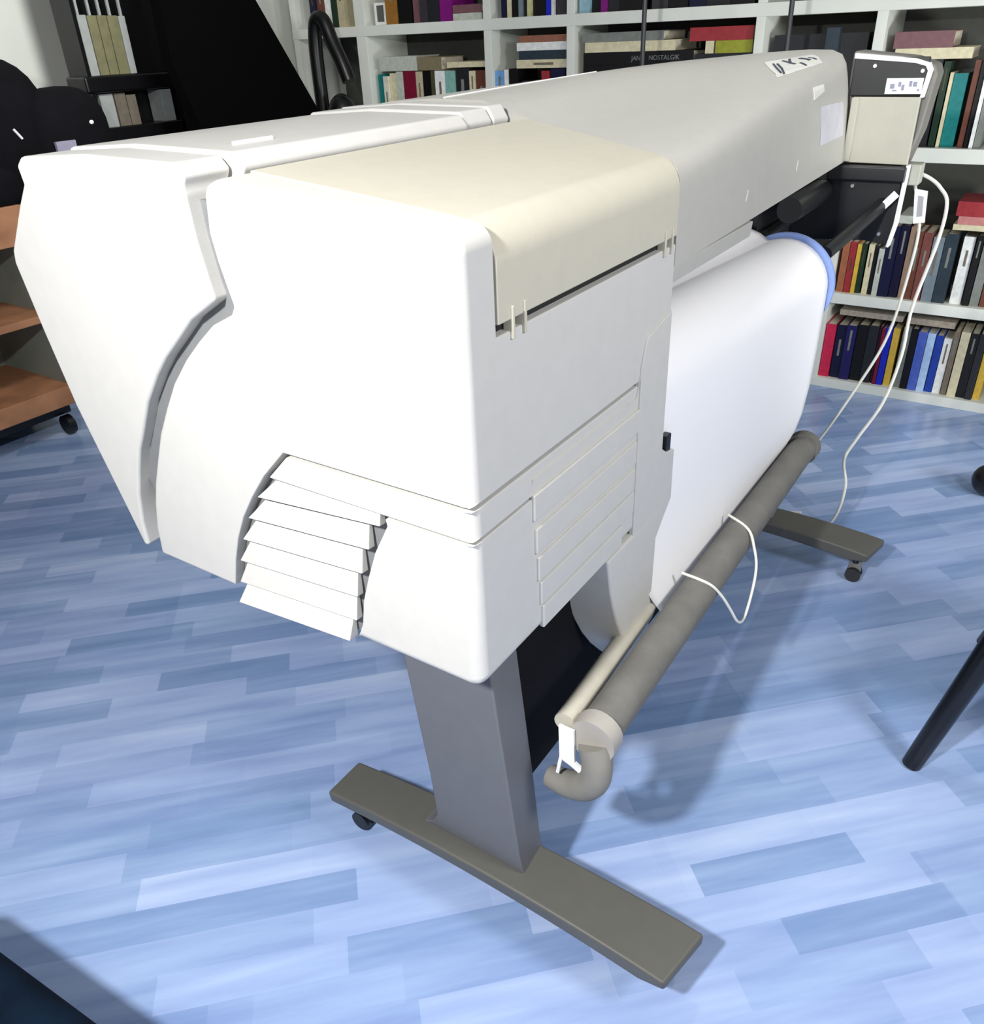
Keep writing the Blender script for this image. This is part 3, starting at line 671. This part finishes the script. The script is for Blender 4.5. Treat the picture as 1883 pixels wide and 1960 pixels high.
# upper right cell, flat
H(-.070, .191, 1.306, 1.342, 'cream', 'cream book lying flat across the upright books at upper right', 'flat books on the upper right shelf', d=.2)
H(.000, .201, 1.3425, 1.396, 'mauve', 'thick dusty maroon book lying on the cream one at upper right', 'flat books on the upper right shelf', d=.2, title=False)
book(.020, .200, 1.0092, 1.3055, .15, 'charcoal', 'dark upright volume under the flat cream book behind the end bracket', 'upright books on the upper right shelf', title=False, xf=3.09)
# middle shelf, flat on top
H(-.276, -.137, .7165, .7375, 'cream', 'cream flat book lowest of the red pile', 'red pile on the middle shelf', title=False)
H(-.276, -.149, .738, .768, 'pink', 'pinkish flat book in the middle of the red pile', 'red pile on the middle shelf', title=False)
H(-.266, -.137, .7685, .822, 'red', 'red glossy flat book topmost of its pile', 'red pile on the middle shelf', title=False)
H(.012, .061, .7265, .757, 'pale grey', 'pale booklet lying on the tall navy books', 'middle shelf flat booklet', title=False)
for a, b, z0, z1, lab in ((-.030, .225, .3265, .350, 'beige paper stack lying over the navy and black books'), (-.229, -.058, .3245, .350, 'beige paper stack lying over the blue and white books')):
    tag(box('paper_stack', 3.10, 3.26, a, b, z0, z1, mat('old_paper', (165, 155, 140), .9, var=.2, scale=60)), lab, 'papers', 'paper stacks on the lowest shelf')
vol = [o for o in bpy.data.objects if o.get('label', '').startswith('long black flat volume')][0]
for txt, y, sz in (('JANS', 1.268, .026), ('NOSTALGIK', 1.186, .026)):
    fc = bpy.data.curves.new('spine_lettering', 'FONT'); fc.body = txt; fc.size = sz; fc.extrude = .0004
    fc.materials.append(mat('faint_lettering', (120, 125, 125), .6))
    tmp = bpy.data.objects.new('lettering_source', fc); C.objects.link(tmp)
    bpy.context.view_layer.update()
    tme = bpy.data.meshes.new_from_object(tmp.evaluated_get(bpy.context.evaluated_depsgraph_get()))
    bpy.data.objects.remove(tmp)
    to = bpy.data.objects.new('spine_lettering', tme); C.objects.link(to)
    Mt = Matrix(((0, 0, -1), (-1, 0, 0), (0, 1, 0))).to_4x4(); Mt.translation = Vector((3.0842, y, 1.326))
    to.parent = vol; to.matrix_parent_inverse = Matrix.Translation(-vol.location);
    to.matrix_basis = Mt
# small white frame
fr = empty('photo_frame', (3.10, 2.69, 1.5145)); tag(fr, 'small white picture frame standing on the top left shelf', 'frame')
def FR(o): return world_child(o, fr)
for n_, a in (('frame_side', (2.652, 2.664, 1.515, 1.612)), ('frame_side', (2.714, 2.726, 1.515, 1.612)), ('frame_side', (2.664, 2.714, 1.515, 1.528)), ('frame_side', (2.664, 2.714, 1.600, 1.612))):
    FR(box(n_, 3.095, 3.105, a[0], a[1], a[2], a[3], whitem, bevel=.001))
FR(box('picture', 3.100, 3.104, 2.663, 2.715, 1.527, 1.601, mat('dim_picture', (95, 98, 92), .4)))

# poles between printer and shelf
for i, (y, lab) in enumerate(((1.04, 'thin dark metal pole in front of the lettered black volume'), (.484, 'thin dark metal pole at the right, before the dark cell'))):
    tag(tube('metal_pole', [(2.70, y, 0.0), (2.70, y, 2.30)], .009, mat('pole_grey', (52, 52, 58), .35), None, n=12, spline=False), lab, 'pole', 'dark poles before the bookshelf')

# ================================================================ LEFT BACKGROUND
# slanted black panel
sp = prism('slanted_panel', [(1.86, 0), (1.86, 2.6), (1.56+.0, 2.6), (1.95, 2.6), (2.476-.55, 2.6)][:0] + [(1.80, 0.0), (3.02, 0.0), (3.02, .32), (2.476, 1.172), (2.189, 1.615), (1.70, 2.375), (1.70, 1.40), (1.80, 1.10)], 'y', 2.60, 2.66, mat('black_board', (2, 2, 3), .9, .06), None, bevel=.003)
tag(sp, 'large matt black slanted panel rising behind the printer', 'panel')
# rack with folders
rk = empty('folder_rack', (1.65, 3.0, 0)); tag(rk, 'black rack of white and olive folders standing beside the black bag', 'rack')
def RK(o): return world_child(o, rk)
def at_rack(name, pts, m, y0=2.87, y1=3.1, bevel=.002): return prism(name, pts, 'y', y0, y1, m, None, bevel=bevel)
RK(box('rack_post', 1.488, 1.505, 2.86, 2.99, 0, 2.3, blackplastic))
RK(box('rack_post', 1.90, 1.92, 2.86, 2.99, 0, 2.3, blackplastic))
RK(box('rack_shelf', 1.465, 1.92, 2.85, 2.99, 1.305, 1.368, blackplastic, bevel=.01))
RK(box('rack_shelf', 1.49, 1.92, 2.86, 2.99, 1.12, 1.172, blackplastic, bevel=.004))
RK(box('rack_back', 1.49, 2.45, 2.975, 2.99, 0, 2.3, blackplastic))
RK(box('rack_shelf', 1.49, 1.92, 2.86, 2.99, .5, .55, blackplastic, bevel=.004))
olive = mat('olive_folder', (112, 110, 80), .8, var=.15, scale=25)
wgrey = mat('grey_folder', (150, 154, 152), .8, var=.08)
brownf = mat('brown_folder', (100, 92, 80), .8, var=.2, scale=25)
for i, (x0, x1, z0, z1, m, lab) in enumerate(((1.507, 1.556, 1.3685, 1.585, wgrey, 'pale grey folder leftmost on the upper rack level'), (1.560, 1.602, 1.3685, 1.583, olive, 'olive folder next to the pale grey one on the rack'), (1.606, 1.648, 1.3685, 1.583, olive, 'middle olive folder on the upper rack level'), (1.652, 1.700, 1.3685, 1.582, olive, 'olive folder right of the middle on the upper rack level'), (1.704, 1.735, 1.3685, 1.580, wgrey, 'thin grey folder rightmost on the upper rack level'),
                                    (1.527, 1.590, 1.1725, 1.300, wgrey, 'pale grey folder on the lower rack level'), (1.598, 1.650, 1.1725, 1.300, brownf, 'brown folder beside the pale one on the lower rack level'), (1.654, 1.700, 1.1725, 1.290, brownf, 'dark tan folder rightmost on the lower rack level'), (1.83, 1.885, 1.1725, 1.30, wgrey, 'small grey file standing apart at the rack right end'))):
    o = empty('file_folder', (x0, 2.9, z0)); tag(o, lab, 'folder', 'folders in the black rack')
    world_child(box('folder_cover', x0, x1, 2.875, 2.97, z0, z1, m, bevel=.002), o)
    if i < 5:
        for k in range(1):
            world_child(box('folder_tab', x0+.012, x0+.022, 2.876, 2.885, z1, z1+.09, wgrey), o)
RACKMOVE = Vector((.077, .12, -.003))
for o in list(bpy.data.objects):
    if o.type == 'EMPTY' and (o.name.startswith('folder_rack') or o.name.startswith('file_folder')): o.location += RACKMOVE
# low wooden cabinet on casters
cb = empty('wooden_cabinet', (.4, 3.1, 0)); tag(cb, 'low open pine cabinet on casters left of the printer', 'cabinet')
def CB(o): return world_child(o, cb)
inner = mat('cabinet_inside', (132, 140, 132), .7, var=.15, scale=5)
x0c, x1c = -.6, 1.075
CB(box('cabinet_top', x0c, x1c, 2.87, 3.42, .81, .955, woodm, bevel=.004))
CB(box('cabinet_board', x0c, x1c, 2.87, 3.42, .505, .535, woodm, bevel=.003))
CB(box('cabinet_base', x0c, x1c, 2.87, 3.42, .145, .225, woodm, bevel=.003))
CB(box('cabinet_back', x0c, x1c, 3.40, 3.42, .225, .81, inner))
CB(box('cabinet_side', x1c-.02, x1c, 2.88, 3.40, .225, .81, inner)); CB(box('cabinet_side', x0c, x0c+.02, 2.88, 3.40, .225, .81, inner))
CB(box('plinth', x0c+.02, x1c-.02, 2.95, 3.38, .085, .145, blackplastic))
for x in (x1c-.06, x0c+.06):
    for y in (2.93, 3.34):
        CB(tube('caster', [(x-.015, y, .043), (x+.015, y, .043)], .043, blackplastic, None, n=18, spline=False))
# black padded bag on the cabinet
bg = empty('black_bag', (1.1, 3.0, .955)); tag(bg, 'bulky black padded bag with small pale label on the pine cabinet', 'bag')
def BG(o): return world_child(o, bg)
BG(ellipsoid('bag_body', (1.14, 3.03, 1.208), (.215, .16, .250), fabricb, None, power=.8))
BG(ellipsoid('side_pocket', (1.38, 2.935, 1.16), (.175, .10, .182), fabricb, None, power=.75))
BG(ellipsoid('strap_pad', (1.03, 2.93, 1.02), (.10, .06, .085), fabricb, None, power=.8))
BG(box('bag_label', 1.262, 1.345, 2.828, 2.842, 1.122, 1.156, mat('lilac_label', (150, 145, 165), .7)))
BG(ellipsoid('buckle', (1.44, 2.842, 1.210), (.012, .006, .009), whitem, None, seg=12))
BG(tube('zip_pull', [(1.135, 2.868, 1.213), (1.158, 2.868, 1.178)], .005, whitem, None, n=8, spline=False))
# thick arched hose with dome base, in front of the shelf corner
hs_ = empty('arched_hose', (2.75, 2.75, 0)); tag(hs_, 'thick black hose bent into a narrow arch before the shelf corner', 'hose')
def HS(o): return world_child(o, hs_)
HS(tube('hose', [(2.90, 2.985, 0.02), (2.90, 2.985, .9), (2.90, 2.985, 1.3), (2.90, 2.980, 1.45), (2.90, 2.955, 1.545), (2.90, 2.905, 1.545), (2.90, 2.862, 1.455), (2.90, 2.812, 1.36), (2.90, 2.775, 1.27)], .036, blackplastic, None, n=16))
HS(ellipsoid('dome', (2.90, 2.845, 1.085), (.08, .085, .13), blackplastic, None))
HS(tube('stem', [(2.90, 2.845, .0), (2.90, 2.845, 1.08)], .05, blackplastic, None, n=16, spline=False))

# ================================================================ CHAIRS ON THE RIGHT
ch = empty('black_chair', (1.15, -.75, 0)); tag(ch, 'glossy black chair at the right edge, one splayed leg showing', 'chair')
def CH(o): return world_child(o, ch)
cxc, cyc = 1.13, -.86
for fx, fy, tx, ty in ((.897, -.515, .965, -.615), (1.44, -.60, 1.33, -.70), (.86, -1.16, .96, -1.06), (1.40, -1.22, 1.30, -1.10)):
    CH(tube('leg', [(fx, fy, 0), ((fx+tx)/2, (fy+ty)/2, .22), (tx, ty, .45)], .02, chairm, None, n=16, radii=[.0205, .024, .027]))
bm = bmesh.new(); box_bm(bm, .93, 1.36, -1.10, -.645, .44, .475); CH(finish(bm, 'seat', chairm, None, bevel=.015, seg=4))
CH(prism('backrest', [(.94, .50), (.93, .86), (1.36, .86), (1.35, .50)], 'y', -1.13, -1.10, chairm, None, bevel=.008))
oc = empty('swivel_chair', (2.45, -.94, 0)); tag(oc, 'black swivel chair mostly outside the frame, one rounded caster showing', 'chair')
def OC(o): return world_child(o, oc)
hub = (2.45, -.94, .12)
for k in range(5):
    a = math.atan2(-.50-hub[1], 2.32-hub[0])+k*2*math.pi/5
    ex, ey = hub[0]+.455*math.cos(a), hub[1]+.455*math.sin(a)
    OC(tube('base_arm', [hub, (ex, ey, .085)], .02, blackplastic, None, n=10, spline=False, radii=[.028, .018]))
    OC(ellipsoid('caster', (ex, ey, .055), (.055, .055, .055), blackplastic, None, seg=16))
OC(tube('gas_post', [(hub[0], hub[1], .10), (hub[0], hub[1], .46)], .028, blackplastic, None, n=14, spline=False))
OC(ellipsoid('seat', (hub[0]+.03, hub[1]-.02, .49), (.22, .22, .045), fabricb, None, power=.6))

# made-up block standing in for the shadow-like dark at the lower left
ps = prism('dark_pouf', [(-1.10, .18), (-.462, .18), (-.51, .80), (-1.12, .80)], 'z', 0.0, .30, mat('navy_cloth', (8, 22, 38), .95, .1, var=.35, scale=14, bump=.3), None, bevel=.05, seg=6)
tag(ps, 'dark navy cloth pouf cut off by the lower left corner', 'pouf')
